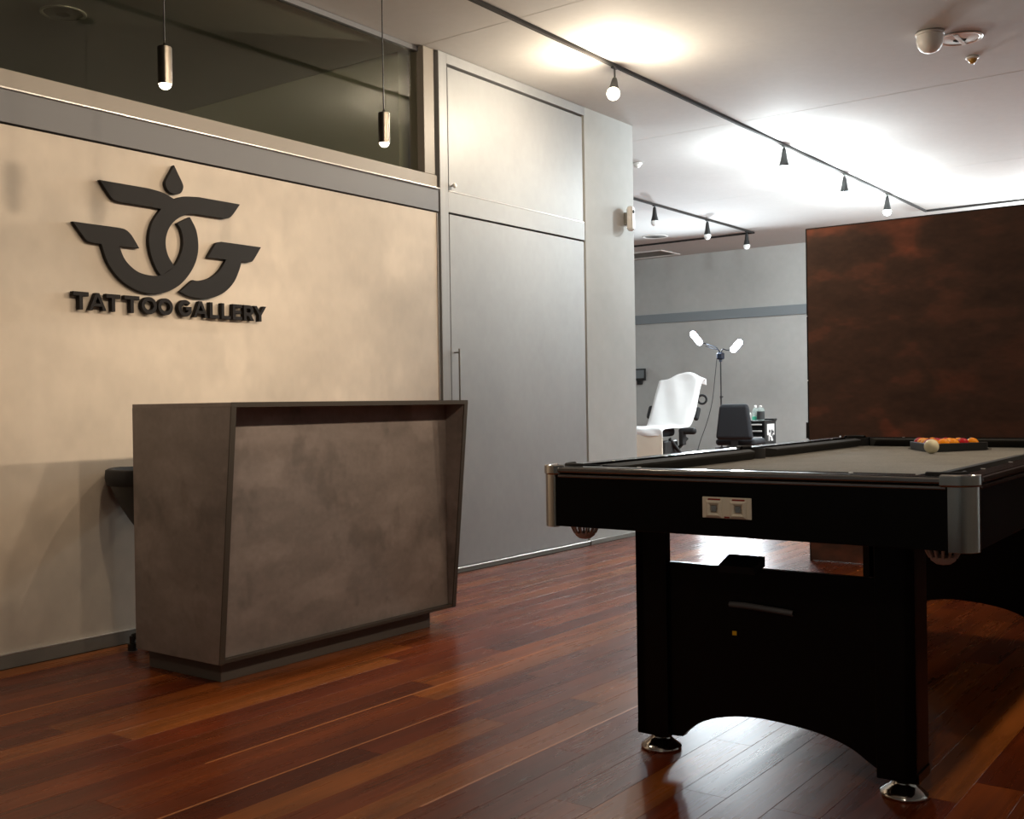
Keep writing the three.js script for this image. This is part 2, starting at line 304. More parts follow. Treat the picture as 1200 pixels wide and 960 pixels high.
{ // black shell chair pushed in behind the desk
  const t = thing('swivel_chair', 'black shell swivel chair peeking out behind the left end of the desk', 'chair', [.215, 0, -2.758]);
  const R = [[.02, .44], [.06, .445], [.105, .48], [.15, .545], [.195, .62], [.228, .70], [.205, .70], [.172, .62], [.13, .56], [.09, .50], [.05, .465], [.02, .46]];
  part('shell', new THREE.LatheGeometry(R.map(p => new THREE.Vector2(p[0], p[1])), 48, Math.PI * .5 + .45, Math.PI * 2 - .9), M.satin, t);
  const rim = new THREE.LatheGeometry([[.206, .69], [.236, .69], [.243, .72], [.240, .752], [.228, .758], [.206, .754], [.203, .72], [.206, .69]].map(p => new THREE.Vector2(...p)), 48, Math.PI * .5 + .45, Math.PI * 2 - .9);
  part('top_rail', rim, M.rubber, t);
  const cush = lathe([[0, .455], [.05, .47], [.07, .50], [.07, .525], [.06, .535], [0, .54]], 32); part('seat', cush, M.fabric, t);
  part('post', cyl(.025, .03, .36, 0, .27, 0, 20), M.steel, t);
  for (let k = 0; k < 5; k++) { const a = k * Math.PI * .4 + .63, x = Math.cos(a) * .15, z = Math.sin(a) * .15; const leg = part('leg', rod([0, .09, 0], [x, .06, z], .014), M.satin, t); part('caster', merge([cyl(.02, .02, .028, x, .0202, z, 16).rotateX(0), cyl(.012, .012, .03, x, .05, z, 12)]), M.satin, leg); }
}

// ---------------------------------------------------------------- pool table
const PT = { x: 2.358, z: -2.4583, W: 1.142, L: 2.50, turn: .0102 };
const toWorld = (a, y, b) => { const c = Math.cos(PT.turn), s = Math.sin(PT.turn); return [PT.x + c * a - s * b, y, PT.z - s * a - c * b]; };
{
  const t = thing('pool_table', 'black pool table with chrome corners and grey cloth on the wooden floor', 'pool table', [PT.x, 0, PT.z], PT.turn);
  const { W, L } = PT, y0 = .661, y1 = .806, yt = .8255, rc = .048;
  part('apron', bx(rc, W - rc, y0, y1, -.03, 0, .002), M.black, t);
  part('apron', bx(rc, W - rc, y0, y1, -L, -L + .03, .002), M.black, t);
  part('apron', bx(0, .03, y0, y1, -L + rc, -rc, .002), M.black, t);
  part('apron', bx(W - .03, W, y0, y1, -L + rc, -rc, .002), M.black, t);
  part('underside', bx(.031, W - .031, .69, .74, -L + .031, -.031), M.satin, t);
  // rail frame with an opening that swells round the six pockets
  const ins = .10, inner = [];
  const pk = [[.088, .088], [W - .088, .088], [W - .082, L / 2], [W - .088, L - .088], [.088, L - .088], [.082, L / 2]];
  const arc = (cx, cz, r, a0, a1) => { for (let i = 0; i <= 14; i++) { const a = a0 + (a1 - a0) * i / 14; inner.push([cx + r * Math.cos(a), cz + r * Math.sin(a)]); } };
  const q = Math.PI;
  arc(...pk[0], .052, q * .85, q * 1.65); arc(...pk[1], .052, q * 1.35, q * 2.15); arc(...pk[2], .05, -q * .38, q * .38); arc(...pk[3], .052, -q * .15, q * .65); arc(...pk[4], .052, q * .35, q * 1.15); arc(...pk[5], .05, q * .62, q * 1.38);
  const s = new THREE.Shape(), rr = rc - .004, o = .004;
  s.moveTo(o + rr, o); s.lineTo(W - o - rr, o); s.absarc(W - o - rr, o + rr, rr, -q / 2, 0, false); s.lineTo(W - o, L - o - rr); s.absarc(W - o - rr, L - o - rr, rr, 0, q / 2, false); s.lineTo(o + rr, L - o); s.absarc(o + rr, L - o - rr, rr, q / 2, q, false); s.lineTo(o, o + rr); s.absarc(o + rr, o + rr, rr, q, q * 1.5, false);
  const hole = new THREE.Path(); inner.forEach((p, i) => i ? hole.lineTo(...p) : hole.moveTo(...p)); hole.closePath(); s.holes.push(hole);
  const rf = new THREE.ExtrudeGeometry(s, { depth: yt - y1 - .004, bevelEnabled: true, bevelThickness: .002, bevelSize: .002, bevelSegments: 2 }); rf.rotateX(-q / 2); rf.translate(0, y1 + .002, 0);
  part('rail_frame', rf, M.gloss, t);
  // chrome bead along the outer top edge
  for (const [a, b] of [[[rc + .01, 0], [W - rc - .01, 0]], [[rc + .01, L], [W - rc - .01, L]], [[0, rc + .01], [0, L - rc - .01]], [[W, rc + .01], [W, L - rc - .01]]]) {
    const hx = a[0] === b[0]; part('edge_trim', merge([hx ? bx(a[0] - .006, a[0] + .006, .809, .8235, -b[1], -a[1], .005) : bx(a[0], b[0], .809, .8235, -a[1] - .006, -a[1] + .006, .005), hx ? bx(a[0] - .004, a[0] + .004, .796, .805, -b[1], -a[1], .003) : bx(a[0], b[0], .796, .805, -a[1] - .004, -a[1] + .004, .003)]), M.rail, t, 'thin bright trim strip');
  }
  // chrome corner castings
  const cornerShape = (r, lap) => { const c = new THREE.Shape(); c.moveTo(lap, 0); c.absarc(r, r, r, -q / 2, -q, true); c.lineTo(0, lap); c.lineTo(.012, lap); c.absarc(r, r, r - .012, -q, -q / 2, false); c.lineTo(lap, .012); c.closePath(); return c; };
  const ck = [[-.003, -.003, 0], [W + .003, -.003, q / 2], [W + .003, L + .003, q], [-.003, L + .003, -q / 2]];
  for (const [cx, cz, rot] of ck) {
    const g = new THREE.ExtrudeGeometry(cornerShape(.048, .056), { depth: .146, bevelEnabled: true, bevelThickness: .001, bevelSize: .001, bevelSegments: 1, curveSegments: 20 }); g.rotateX(-q / 2); g.rotateY(rot); g.translate(cx, y0 - .002, -cz);
    const cc = part('corner_plate', g, M.chrome, t, 'rounded chrome corner plate');
    const c2 = cornerShape(.050, .068); const g2 = new THREE.ExtrudeGeometry(c2, { depth: .018, bevelEnabled: true, bevelThickness: .005, bevelSize: .005, bevelSegments: 4, curveSegments: 20 }); g2.rotateX(-q / 2); g2.rotateY(rot); g2.translate(cx, .8075, -cz); part('corner_cap', g2, M.chrome, cc);
  }
  // bed, cushions, pockets
  const bed = new THREE.Shape(); bed.moveTo(.10, .10); bed.lineTo(W - .10, .10); bed.lineTo(W - .10, L - .10); bed.lineTo(.10, L - .10); bed.closePath();
  part('bed_cloth', metric(bx(.098, W - .098, .745, .788, -L + .098, -.098), .5), M.cloth, t, 'grey playing cloth');
  const cush = (a, b, nx, nz) => {  // wedge from a to b, nose pushed along (nx,nz)
    const yb = .789, yn = .812, yu = .8235, P = []; const e = .04; const d = [b[0] - a[0], b[1] - a[1]], l = Math.hypot(...d); d[0] /= l; d[1] /= l;
    const v = (p, out, y, k) => [p[0] + nx * out + d[0] * k * out, y, -(p[1] + nz * out + d[1] * k * out)];
    const A = [v(a, .001, yu, 1), v(a, e, yn + .006, 1), v(a, e, yn, 1), v(a, .026, yb, 1), v(a, .001, yb, 1)], B = [v(b, .001, yu, -1), v(b, e, yn + .006, -1), v(b, e, yn, -1), v(b, .026, yb, -1), v(b, .001, yb, -1)];
    const tri = (p, q2, r) => P.push(...p, ...q2, ...r);
    for (let i = 0; i < 5; i++) { const j = (i + 1) % 5; tri(A[i], A[j], B[j]); tri(A[i], B[j], B[i]); }
    for (let i = 1; i < 4; i++) { tri(A[0], A[i + 1], A[i]); tri(B[0], B[i], B[i + 1]); }
    const g = new THREE.BufferGeometry(); g.setAttribute('position', new THREE.Float32BufferAttribute(P, 3)); g.setAttribute('uv', new THREE.Float32BufferAttribute(new Float32Array(P.length / 3 * 2), 2)); g.computeVertexNormals(); return g;
  };
  const c0 = .15, m0 = .06;
  part('cushion', cush([c0, .1], [W - c0, .1], 0, 1), M.cushion, t); part('cushion', cush([W - c0, L - .1], [c0, L - .1], 0, -1), M.cushion, t);
  part('cushion', cush([.1, L / 2 - m0], [.1, c0], 1, 0), M.cushion, t); part('cushion', cush([.1, L - c0], [.1, L / 2 + m0], 1, 0), M.cushion, t);
  part('cushion', cush([W - .1, c0], [W - .1, L / 2 - m0], -1, 0), M.cushion, t); part('cushion', cush([W - .1, L / 2 + m0], [W - .1, L - c0], -1, 0), M.cushion, t);
  pk.forEach(([cx, cz], i) => {
    const mid = i % 3 === 2; const a0 = [.85, 1.35, -.38, -.15, .35, .62][i] * q, a1 = [1.65, 2.15, .38, .65, 1.15, 1.38][i] * q, P = [];
    for (let k = 0; k <= 16; k++) { const a = a0 + (a1 - a0) * k / 16; P.push(new THREE.Vector3(cx + .049 * Math.cos(a), yt + .001, -(cz + .049 * Math.sin(a)))); }
    const liner = part('pocket_liner', merge([new THREE.TubeGeometry(new THREE.CatmullRomCurve3(P), 30, .007, 8, false), lathe([[.047, .782], [.051, .782], [.051, .824], [.047, .824]], 32).translate(cx, 0, -cz)]), M.rubber, t);
    part('pocket_hole', cyl(.045, .045, .003, cx, .7905, -cz, 32), M.seam, liner);
    if (!mid) {
      const bits = [lathe([[.030, .637], [.027, .628], [.016, .620], [0, .617]], 20), lathe([[.041, .678], [.043, .672], [.041, .666], [.039, .672], [.041, .678]], 24)];
      for (let k = 0; k < 14; k++) { const a = k * Math.PI / 7, f = r => [r * Math.cos(a), r * Math.sin(a)]; const p1 = f(.041), p2 = f(.0395), p3 = f(.029); bits.push(tube([[p1[0], .70, p1[1]], [p2[0], .658, p2[1]], [p3[0], .635, p3[1]]], .0032, 6, 5)); }
      part('pocket_net', merge(bits).translate(cx, 0, -cz), M.net, t, 'pale ribbed pocket basket');
    }
  });
  for (let k = 1; k <= 7; k++) if (k !== 4) for (const x of [.05, W - .05]) part('sight', cyl(.0055, .0055, .0012, x, yt + .0005, -L * k / 8, 16), M.white, t);
  for (let k = 1; k <= 3; k++) for (const z of [.05, L - .05]) part('sight', cyl(.0055, .0055, .0012, W * k / 4, yt + .0005, -z, 16), M.white, t);
  // score counter on the near apron
  const sc = part('score_counter', bx(.496, .628, .707, .760, 0, .004, .0018), M.ivory, t, 'ivory plate with two square score dials');
  for (const x of [.530, .595]) {
    const fr = new THREE.Shape(); const sq = (S, r) => { S.moveTo(-r, -r); S.lineTo(r, -r); S.lineTo(r, r); S.lineTo(-r, r); S.closePath(); return S; };
    sq(fr, .0165); fr.holes.push(sq(new THREE.Path(), .0150)); const g = new THREE.ExtrudeGeometry(fr, { depth: .002, bevelEnabled: true, bevelThickness: .004, bevelSize: .005, bevelSegments: 1 }); g.translate(x, .731, .008);
    part('dial_frame', g, M.ivory, sc);
    part('dial_knob', merge([bx(x - .008, x + .008, .722, .740, .004, .011, .002), bx(x - .0105, x + .0105, .7285, .7335, .004, .008, .001)]), M.chrome, sc);
    part('dial_mark', bx(x - .016, x + .016, .7505, .7565, .0038, .0098, .001), M.red, sc);
  }
  part('screw_cap', bx(.556, .570, .7085, .7125, .0038, .0046), M.red, sc);
  // two end frames: corner legs of two boards, an arched board between, chrome feet
  for (const [zc, dir] of [[.283, 1], [L - .22, -1]]) {
    for (const [xc, sd] of [[.215, 1], [.903, -1]]) {
      const zf = zc - dir * .055, z2 = zc + dir * .055, xo = xc - sd * .046, xi = xc + sd * .052;
      const leg = part('leg', merge([bx(xo, xi, .05, y0 + .02, -zf, -(zf + dir * .028), .002), bx(xo, xo + sd * .028, .05, y0 + .02, -zf, -z2, .002), bx(xc - .05, xc + .05, .05, .075, -(zc - .05), -(zc + .05), .002)]), M.black, t);
      const ft = lathe([[0, 0], [.056, 0], [.059, .004], [.058, .010], [.048, .018], [.034, .028], [.027, .036], [.026, .050], [0, .050]], 40); ft.translate(xc, 0, -zc); part('foot', ft, M.chrome, leg, 'round chrome foot');
    }
    const s2 = new THREE.Shape(), xa = .215 + .0521, xb = .903 - .0521, mid = (xa + xb) / 2 - .02;
    s2.moveTo(xa, .056); s2.lineTo(xa + .035, .058); s2.quadraticCurveTo(xa + .10, .142, mid, .146); s2.quadraticCurveTo(xb - .10, .142, xb - .035, .088); s2.lineTo(xb, .066); s2.lineTo(xb, .545); s2.lineTo(xa, .545); s2.closePath();
    const g = new THREE.ExtrudeGeometry(s2, { depth: .022, bevelEnabled: true, bevelThickness: .002, bevelSize: .002, bevelSegments: 1, curveSegments: 24 }); const zf = zc - dir * .04; g.translate(0, 0, -zf - (dir > 0 ? .024 : 0)); part('arched_board', g, M.black, t);
  }
  // fittings on the near arched board
  const fz = -.24;
  { const s3 = new THREE.Shape(); s3.moveTo(0, .553); s3.lineTo(.068, .541); s3.lineTo(.070, .556); s3.lineTo(.012, .577); s3.lineTo(0, .577); s3.closePath(); const g = new THREE.ExtrudeGeometry(s3, { depth: .100, bevelEnabled: true, bevelThickness: .002, bevelSize: .002, bevelSegments: 1 }); g.rotateY(-q / 2); g.translate(.547, 0, fz - .022); part('chalk_tray', g, M.rubber, t, 'small black wedge shaped tray'); }
  part('highlight_lip', tube([[.457, .446, fz + .004], [.505, .447, fz + .009], [.57, .444, fz + .010], [.635, .4385, fz + .003]], .0085, 30, 8), M.lip, t, 'short grey rounded lip standing in for a highlight');  // grey piece stands in for the glossy highlight on a curved handle
  part('sticker', bx(.462, .474, .362, .373, fz, fz + .0025), M.yellow, t, 'tiny yellow sticker');
}
// balls and rack
{
  const yC = .788, rb = .0252, A = [2.897, -4.335], rt = thing('ball_rack', 'black triangular rack holding the red and yellow balls on the cloth', 'ball rack', [A[0], yC, A[1] - .17]);
  const tri = (r, c) => { const S = new THREE.Shape(), P = [[0, .175 + r], [-.142 - r * .95, -.075 - r * .5], [.142 + r * .95, -.075 - r * .5]]; const n = P.map((p, i) => { const a = P[(i + 2) % 3], b = P[(i + 1) % 3]; const u = [a[0] - p[0], a[1] - p[1]], v = [b[0] - p[0], b[1] - p[1]], lu = Math.hypot(...u), lv = Math.hypot(...v); return [[p[0] + u[0] / lu * c, p[1] + u[1] / lu * c], p, [p[0] + v[0] / lv * c, p[1] + v[1] / lv * c]]; }); n.forEach((k, i) => { i ? S.lineTo(...k[0]) : S.moveTo(...k[0]); S.quadraticCurveTo(...k[1], ...k[2]); }); S.closePath(); return S; };
  const S = tri(.018, .03); const Hh = tri(.006, .024); S.holes.push(new THREE.Path(Hh.getPoints(10)));
  const g = new THREE.ExtrudeGeometry(S, { depth: .028, bevelEnabled: true, bevelThickness: .002, bevelSize: .002, bevelSegments: 2 }); g.rotateX(-Math.PI / 2); g.rotateY(Math.PI); g.translate(0, .003, 0);
  part('rack_frame', g, M.satin, rt);
  for (const [x, z] of [[0, .185], [-.150, -.085], [.150, -.085]]) part('rack_slider', merge([bx(x - .012, x + .012, .001, .008, z - .006, z + .006, .002)]), M.chrome, rt, 'small shiny slider at the rack corner');
  const ballG = new THREE.SphereGeometry(rb, 40, 24);
  const mRed = phy({ color: 0xb3121d, roughness: .12, clearcoat: .6 }), mYel = phy({ color: 0xf0930a, roughness: .12, clearcoat: .6 }), mCue = phy({ color: 0xe6dfc0, roughness: .15, clearcoat: .5 });
  const colours = ['r', 'ry', 'yry', 'rryy', 'yryry'];          // from the apex nearest the camera
  const seq = ['nearest', 'second', 'third', 'fourth', 'farthest'], pos = { 1: ['single'], 2: ['left', 'right'], 3: ['left', 'middle', 'right'], 4: ['leftmost', 'second from left', 'third from left', 'rightmost'], 5: ['leftmost', 'second from left', 'middle', 'second from right', 'rightmost'] };
  for (let r = 0; r < 5; r++) for (let k = 0; k <= r; k++) {
    const col = r === 0 ? 'y' : r === 1 ? (k ? 'y' : 'r') : r === 2 ? (k === 2 ? 'y' : k ? 'r' : 'y') : r === 3 ? (k === 3 ? 'r' : k === 2 ? 'y' : k ? 'r' : 'y') : (k === 4 ? 'y' : k === 0 ? 'r' : k % 2 ? 'y' : 'r');
    const b = new THREE.Mesh(ballG, col === 'r' ? mRed : mYel); b.name = numbered(col === 'r' ? 'red_ball' : 'yellow_ball'); b.castShadow = b.receiveShadow = true; scene.add(b);
    const c = col === 'r' ? 'red' : 'yellow', where = r === 0 ? 'at the rack apex nearest the camera' : `in the ${seq[r]} rack row, ${pos[r + 1][k]} of the row`;
    b.position.set(A[0] + (k - r / 2) * rb * 2.02, yC + rb + .001, A[1] - .030 - r * rb * 1.75); b.userData = { label: `glossy ${c} pool ball ${where}`, category: 'ball', group: 'pool balls in the rack' };
  }
  const cb = new THREE.Mesh(new THREE.SphereGeometry(.0275, 48, 32), mCue); cb.name = 'cue_ball'; cb.castShadow = cb.receiveShadow = true; cb.position.set(2.931, yC + .0282, -4.215); cb.userData = { label: 'cream white cue ball resting in front of the ball rack', category: 'ball' }; scene.add(cb);
}

// ---------------------------------------------------------------- rust coloured partition
{
  const t = thing('partition', 'freestanding dark rust brown metal partition behind the pool table', 'partition', [3.8, 0, -6.485]);
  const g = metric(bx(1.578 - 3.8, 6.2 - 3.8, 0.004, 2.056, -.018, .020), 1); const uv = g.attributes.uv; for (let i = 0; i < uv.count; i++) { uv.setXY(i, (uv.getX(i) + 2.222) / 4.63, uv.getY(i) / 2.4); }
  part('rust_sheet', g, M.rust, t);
  part('edge_trim', merge([bx(1.570 - 3.8, 1.577 - 3.8, 0, 2.062, -.022, .022, .002), bx(1.577 - 3.8, 6.2 - 3.8, 2.057, 2.063, -.022, .022, .002)]), M.dark, t, 'thin black edge strip');
  for (const y of [1.52, 1.12, .75]) part('stud', cyl(.004, .004, .004, 0, 0, 0, 10).rotateX(Math.PI / 2).translate(1.574 - 3.8, y, .0235), M.alu, t);
  part('edge_bracket', bx(1.556 - 3.8, 1.5695 - 3.8, .76, .86, -.012, .02, .003), M.dark, t);
}

// ---------------------------------------------------------------- lights on the ceiling
function railThing(label, geos, pos) { const t = thing('track_rail', label, 'light track', pos); part('rail', merge(geos), M.seam, t); return t; }
function rail(a, b, base) { const h = H - .001; const x0 = Math.min(a[0], b[0]) - .012, x1 = Math.max(a[0], b[0]) + .012, z0 = Math.min(a[1], b[1]) - .012, z1 = Math.max(a[1], b[1]) + .012; return bx(x0 - base[0], x1 - base[0], -.022, -.001, z0 - base[2], z1 - base[2], .003); }
{ const b = [.67, H, -12.31]; railThing('long dark ceiling light track running from the desk to the partition', [rail([.67, 3.0], [.67, -12.31], b), rail([.67, -12.31], [5.5, -12.31], b)], b); }
{ const b = [-1.426, H, -12.44]; railThing('short black ceiling light track with unlit bulbs in the far room', [rail([-1.426, -7.3], [-1.426, -12.44], b), rail([-1.426, -12.44], [-4.6, -12.44], b)], b); }
{ const b = [4.1, H, -2.4]; railThing('ceiling light track above the camera, beside the pool table', [rail([4.1, 2.2], [4.1, -6.9], b)], b); }
const collarG = lathe([[0, -.016], [.013, -.016], [.017, -.03], [.021, -.06], [.026, -.10], [.036, -.145], [.039, -.160], [.035, -.160], [0, -.120]], 32);
const adaptorG = merge([bx(-.013, .013, -.008, .0, -.028, .028, .003), cyl(.005, .005, .012, 0, -.012, 0, 12)]);
const bulbG = lathe([[0, -.216], [.012, -.2145], [.026, -.2075], [.036, -.193], [.0405, -.176], [.039, -.163], [.034, -.156], [0, -.156]], 40);
function trackLamp(x, z, label, group, light, tilt = [0, 0], strength = 0, e = 0, drop = 0) {
  const t = thing('track_lamp', label, 'lamp', [x, H - .023 - drop, z], 0, group);
  const ad = part('adaptor', drop ? merge([adaptorG.clone().translate(0, drop, 0), cyl(.006, .006, drop + .01, 0, drop / 2 - .008, 0, 12)]) : adaptorG, M.satin, t);
  const so = part('socket', collarG, M.satin, t, 'black tapered bulb socket');
  const bu = part('bulb', bulbG, light ? glow(light, e) : M.opal, t, light ? 'glowing frosted bulb' : 'unlit white bulb');
  const aim = new THREE.Quaternion(); if (tilt.length === 3) aim.setFromUnitVectors(new THREE.Vector3(0, -1, 0), new THREE.Vector3(...tilt).normalize()); else aim.setFromEuler(new THREE.Euler(tilt[0], 0, tilt[1])); so.quaternion.copy(aim); bu.quaternion.copy(aim);
  if (light) { const p = new THREE.PointLight(light, strength, 0, 2); p.position.set(0, drop ? -.170 : -.183, 0).applyQuaternion(aim); p.castShadow = true; p.shadow.radius = 2; p.name = 'bulb_light'; t.add(p); }
  return t;
}
trackLamp(.67, -5.70, 'lit warm white bulb nearest the door on the long ceiling track', 'lit bulbs on the long track', SOFT, [.28, -.75, .58], CD.first, 6, .06);
trackLamp(.67, -8.335, 'lit cool white bulb, second along the long ceiling track from the desk', 'lit bulbs on the long track', COOL, [.04, -.03], CD.cool, 12);
trackLamp(.67, -9.74, 'lit cool white bulb, third along the long ceiling track from the desk', 'lit bulbs on the long track', COOL, [.04, -.03], CD.cool, 12);
trackLamp(.67, -10.97, 'lit cool white bulb just above the left part of the rust partition', 'lit bulbs on the long track', COOL, [.04, -.03], CD.cool, 12);
for (const [x, w] of [[2.1, 'first'], [3.7, 'second']]) trackLamp(x, -12.31, `lit cool white bulb hidden behind the rust partition, ${w} after the track corner`, 'lit bulbs on the long track', COOL, [0, 0], CD.rear, 12);
trackLamp(-1.426, -9.956, 'unlit white bulb in black socket, nearest the grey pier on the short track', 'unlit bulbs on the short track', null);
trackLamp(-1.426, -11.18, 'unlit white bulb in black socket, middle of three on the short track', 'unlit bulbs on the short track', null);
trackLamp(-1.426, -12.24, 'unlit white bulb in black socket, at the corner end of the short track', 'unlit bulbs on the short track', null);
function trackSpot(z, aim, label, k = 1) {
  const base = new THREE.Vector3(4.1, H - .023, z), t = thing('track_spot', label, 'spotlight', base.toArray(), 0, 'warm spots on the overhead track');
  part('adaptor', adaptorG, M.satin, t); part('stem', cyl(.006, .006, .09, 0, -.06, 0, 12), M.satin, t);
  const head = new THREE.Vector3(0, -.125, 0), dir = new THREE.Vector3(...aim).sub(base).sub(head).normalize(), q = new THREE.Quaternion().setFromUnitVectors(new THREE.Vector3(0, -1, 0), dir);
  const can = part('head', lathe([[0, .065], [.030, .065], [.036, .058], [.036, -.06], [.033, -.06], [.033, -.045], [0, -.045]], 32), M.satin, t); can.position.copy(head); can.quaternion.copy(q);
  part('lens', cyl(.0325, .0325, .003, 0, -.048, 0, 32), glow(WARM, 9), can, 'glowing lens');
  const s = new THREE.SpotLight(WARM, CD.spot * k, 0, .57, 1, 2); s.position.copy(head).addScaledVector(dir, .062); s.target.position.copy(head).addScaledVector(dir, 2); s.castShadow = true; s.shadow.radius = 3; s.name = 'lens_light'; t.add(s); t.add(s.target);
}
trackSpot(-1.0, [0, 2.45, -3.3], 'warm track spot above the camera', .42);
trackSpot(.5, [2.3, .2, -2.3], 'added warm fill spot behind the camera tilted down towards the floor', .42);  // unseen fill lamp, added to brighten the front floor
trackSpot(-2.15, [0, 2.2, -2.6], 'warm track spot above the near end of the pool table', .6);
trackSpot(-3.3, [0, 2.2, -3.0], 'warm track spot above the middle of the pool table', .6);
trackSpot(-5.3, [0, 2.2, -2.6], 'warm track spot above the far end of the pool table', 1.0);
trackSpot(-6.35, [0, 2.2, -2.4], 'warm track spot next to the rust partition', 1.0);
trackSpot(-4.4, [2.95, .8, -3.8], 'warm track spot tilted down towards the pool table cloth', .75);

// pendants over the desk
function pendant(z, label) {
  const t = thing('pendant_lamp', label, 'lamp', [1.02, H, z], 0, 'pendant lamps over the desk'); const yb = 2.088 - H;
  part('canopy', lathe([[0, -.001], [.045, -.001], [.045, -.018], [.04, -.022], [0, -.022]], 32), M.satin, t);
  part('cord', tube([[0, -.02, 0], [.001, -.3, .001], [-.001, -.6, 0], [0, yb + .135, 0]], .0028, 40, 8), M.satin, t);
  part('shade', lathe([[.004, yb + .140], [.007, yb + .128], [.022, yb + .126], [.0238, yb + .123], [.0238, yb], [.0225, yb], [.0225, yb + .10], [.004, yb + .105]], 40), M.bronze, t, 'slim brushed metal cylinder shade');
  const b = part('bulb', lathe([[0, yb - .016], [.011, yb - .0145], [.0185, yb - .008], [.0215, yb + .004], [.0215, yb + .02], [0, yb + .02]], 32), glow(SOFT, 6), t, 'glowing bulb end');
  const s = new THREE.SpotLight(WARM, CD.pendant, 0, 1.25, .6, 2); s.position.set(0, yb - .022, 0); s.target.position.set(0, yb - 1, 0); s.castShadow = true; s.shadow.radius = 1; s.name = 'bulb_light'; t.add(s); t.add(s.target);
}
pendant(-2.207, 'slim metal pendant lamp lit above the left end of the desk');
pendant(-3.266, 'slim metal pendant lamp lit before the glass, nearer the door');

// recessed downlights, detectors, vent
function downlight(x, z, r, label, bar) {
  const t = thing('downlight', label, 'downlight', [x, H, z]);
  part('trim_ring', lathe([[r * .84, -.001], [r, -.001], [r, -.006], [r * .95, -.010], [r * .86, -.008], [r * .84, -.001]], 48), bar === 'white' ? M.white : M.alu, t);
  part('reflector', lathe([[r * .84, -.0015], [r * .80, -.003], [r * .5, -.0045], [0, -.005]], 48), M.steel, t);
  const fg = new THREE.CylinderGeometry(r * .80, r * .30, .006, 18, 1, true).toNonIndexed(); fg.computeVertexNormals(); fg.translate(0, -.0085, 0); part('reflector_facets', fg, M.chromeIn, t);
  if (bar === true) part('crossbar', bx(-.012, .012, -.014, -.005, -r * .84, r * .84, .002), M.white, t);
}
downlight(-1.126, -3.13, .115, 'unlit recessed downlight in the dark room behind the glass');
downlight(2.47, -6.57, .125, 'recessed downlight with a white crossbar beside the domed detector', true);
downlight(-2.516, -11.93, .16, 'white rimmed round downlight in the far room ceiling', 'white');
{
  const t = thing('smoke_detector', 'white domed detector on the ceiling beside the right downlight', 'detector', [2.36, H, -6.36]);
  part('base', lathe([[0, -.001], [.078, -.001], [.078, -.014], [.073, -.020], [0, -.020]], 40), M.white, t);
  part('dome', lathe([[.072, -.020], [.073, -.05], [.068, -.075], [.054, -.098], [.032, -.113], [0, -.118]], 40), M.white, t);
  const u = thing('ceiling_sensor', 'tiny white ceiling sensor just below the right downlight', 'sensor', [2.44, H, -6.98]);
  part('base', lathe([[0, -.001], [.038, -.001], [.038, -.010], [.030, -.014], [0, -.014]], 32), M.white, u);
  part('lens', lathe([[.026, -.014], [.024, -.030], [.014, -.040], [0, -.043]], 32), std({ color: 0xb98a3c, roughness: .3 }), u, 'amber lens');
  const v = thing('ceiling_sensor', 'tiny white sensor peeking out beside the top of the grey pier', 'sensor', [-.60, H, -8.17]);
  part('base', lathe([[0, -.001], [.045, -.001], [.045, -.012], [.035, -.018], [0, -.018]], 32), M.white, v);
  part('lens', lathe([[.03, -.018], [.026, -.034], [.014, -.042], [0, -.044]], 32), M.white, v);
  const w = thing('air_vent', 'white framed flat air vent in the far room ceiling', 'vent', [-3.45, H, -13.3]);
  part('frame', merge([bx(-.42, .42, -.012, -.001, .24, .28, .002), bx(-.42, .42, -.012, -.001, -.28, -.24, .002), bx(-.42, -.38, -.012, -.001, -.24, .24, .002), bx(.38, .42, -.012, -.001, -.24, .24, .002)]), M.white, w);
  for (let k = 0; k < 8; k++) part('louvre', bx(-.38, .38, -.008, -.002, -.215 + k * .058, -.19 + k * .058, .002), M.base, w);
  const m = thing('motion_sensor', 'white pill shaped motion sensor mounted high on the grey pier', 'sensor', [0, 2.27, -6.94]);
  part('bracket', bx(0, .022, .05, .14, -.028, .028, .004), M.base, m);
  part('housing', bx(.020, .070, 0, .188, -.034, .034, .026), M.white, m);
  part('lens', new THREE.SphereGeometry(.014, 20, 14).scale(.5, 1, 1).translate(.069, .142, 0), M.dark, m, 'round black lens');
}

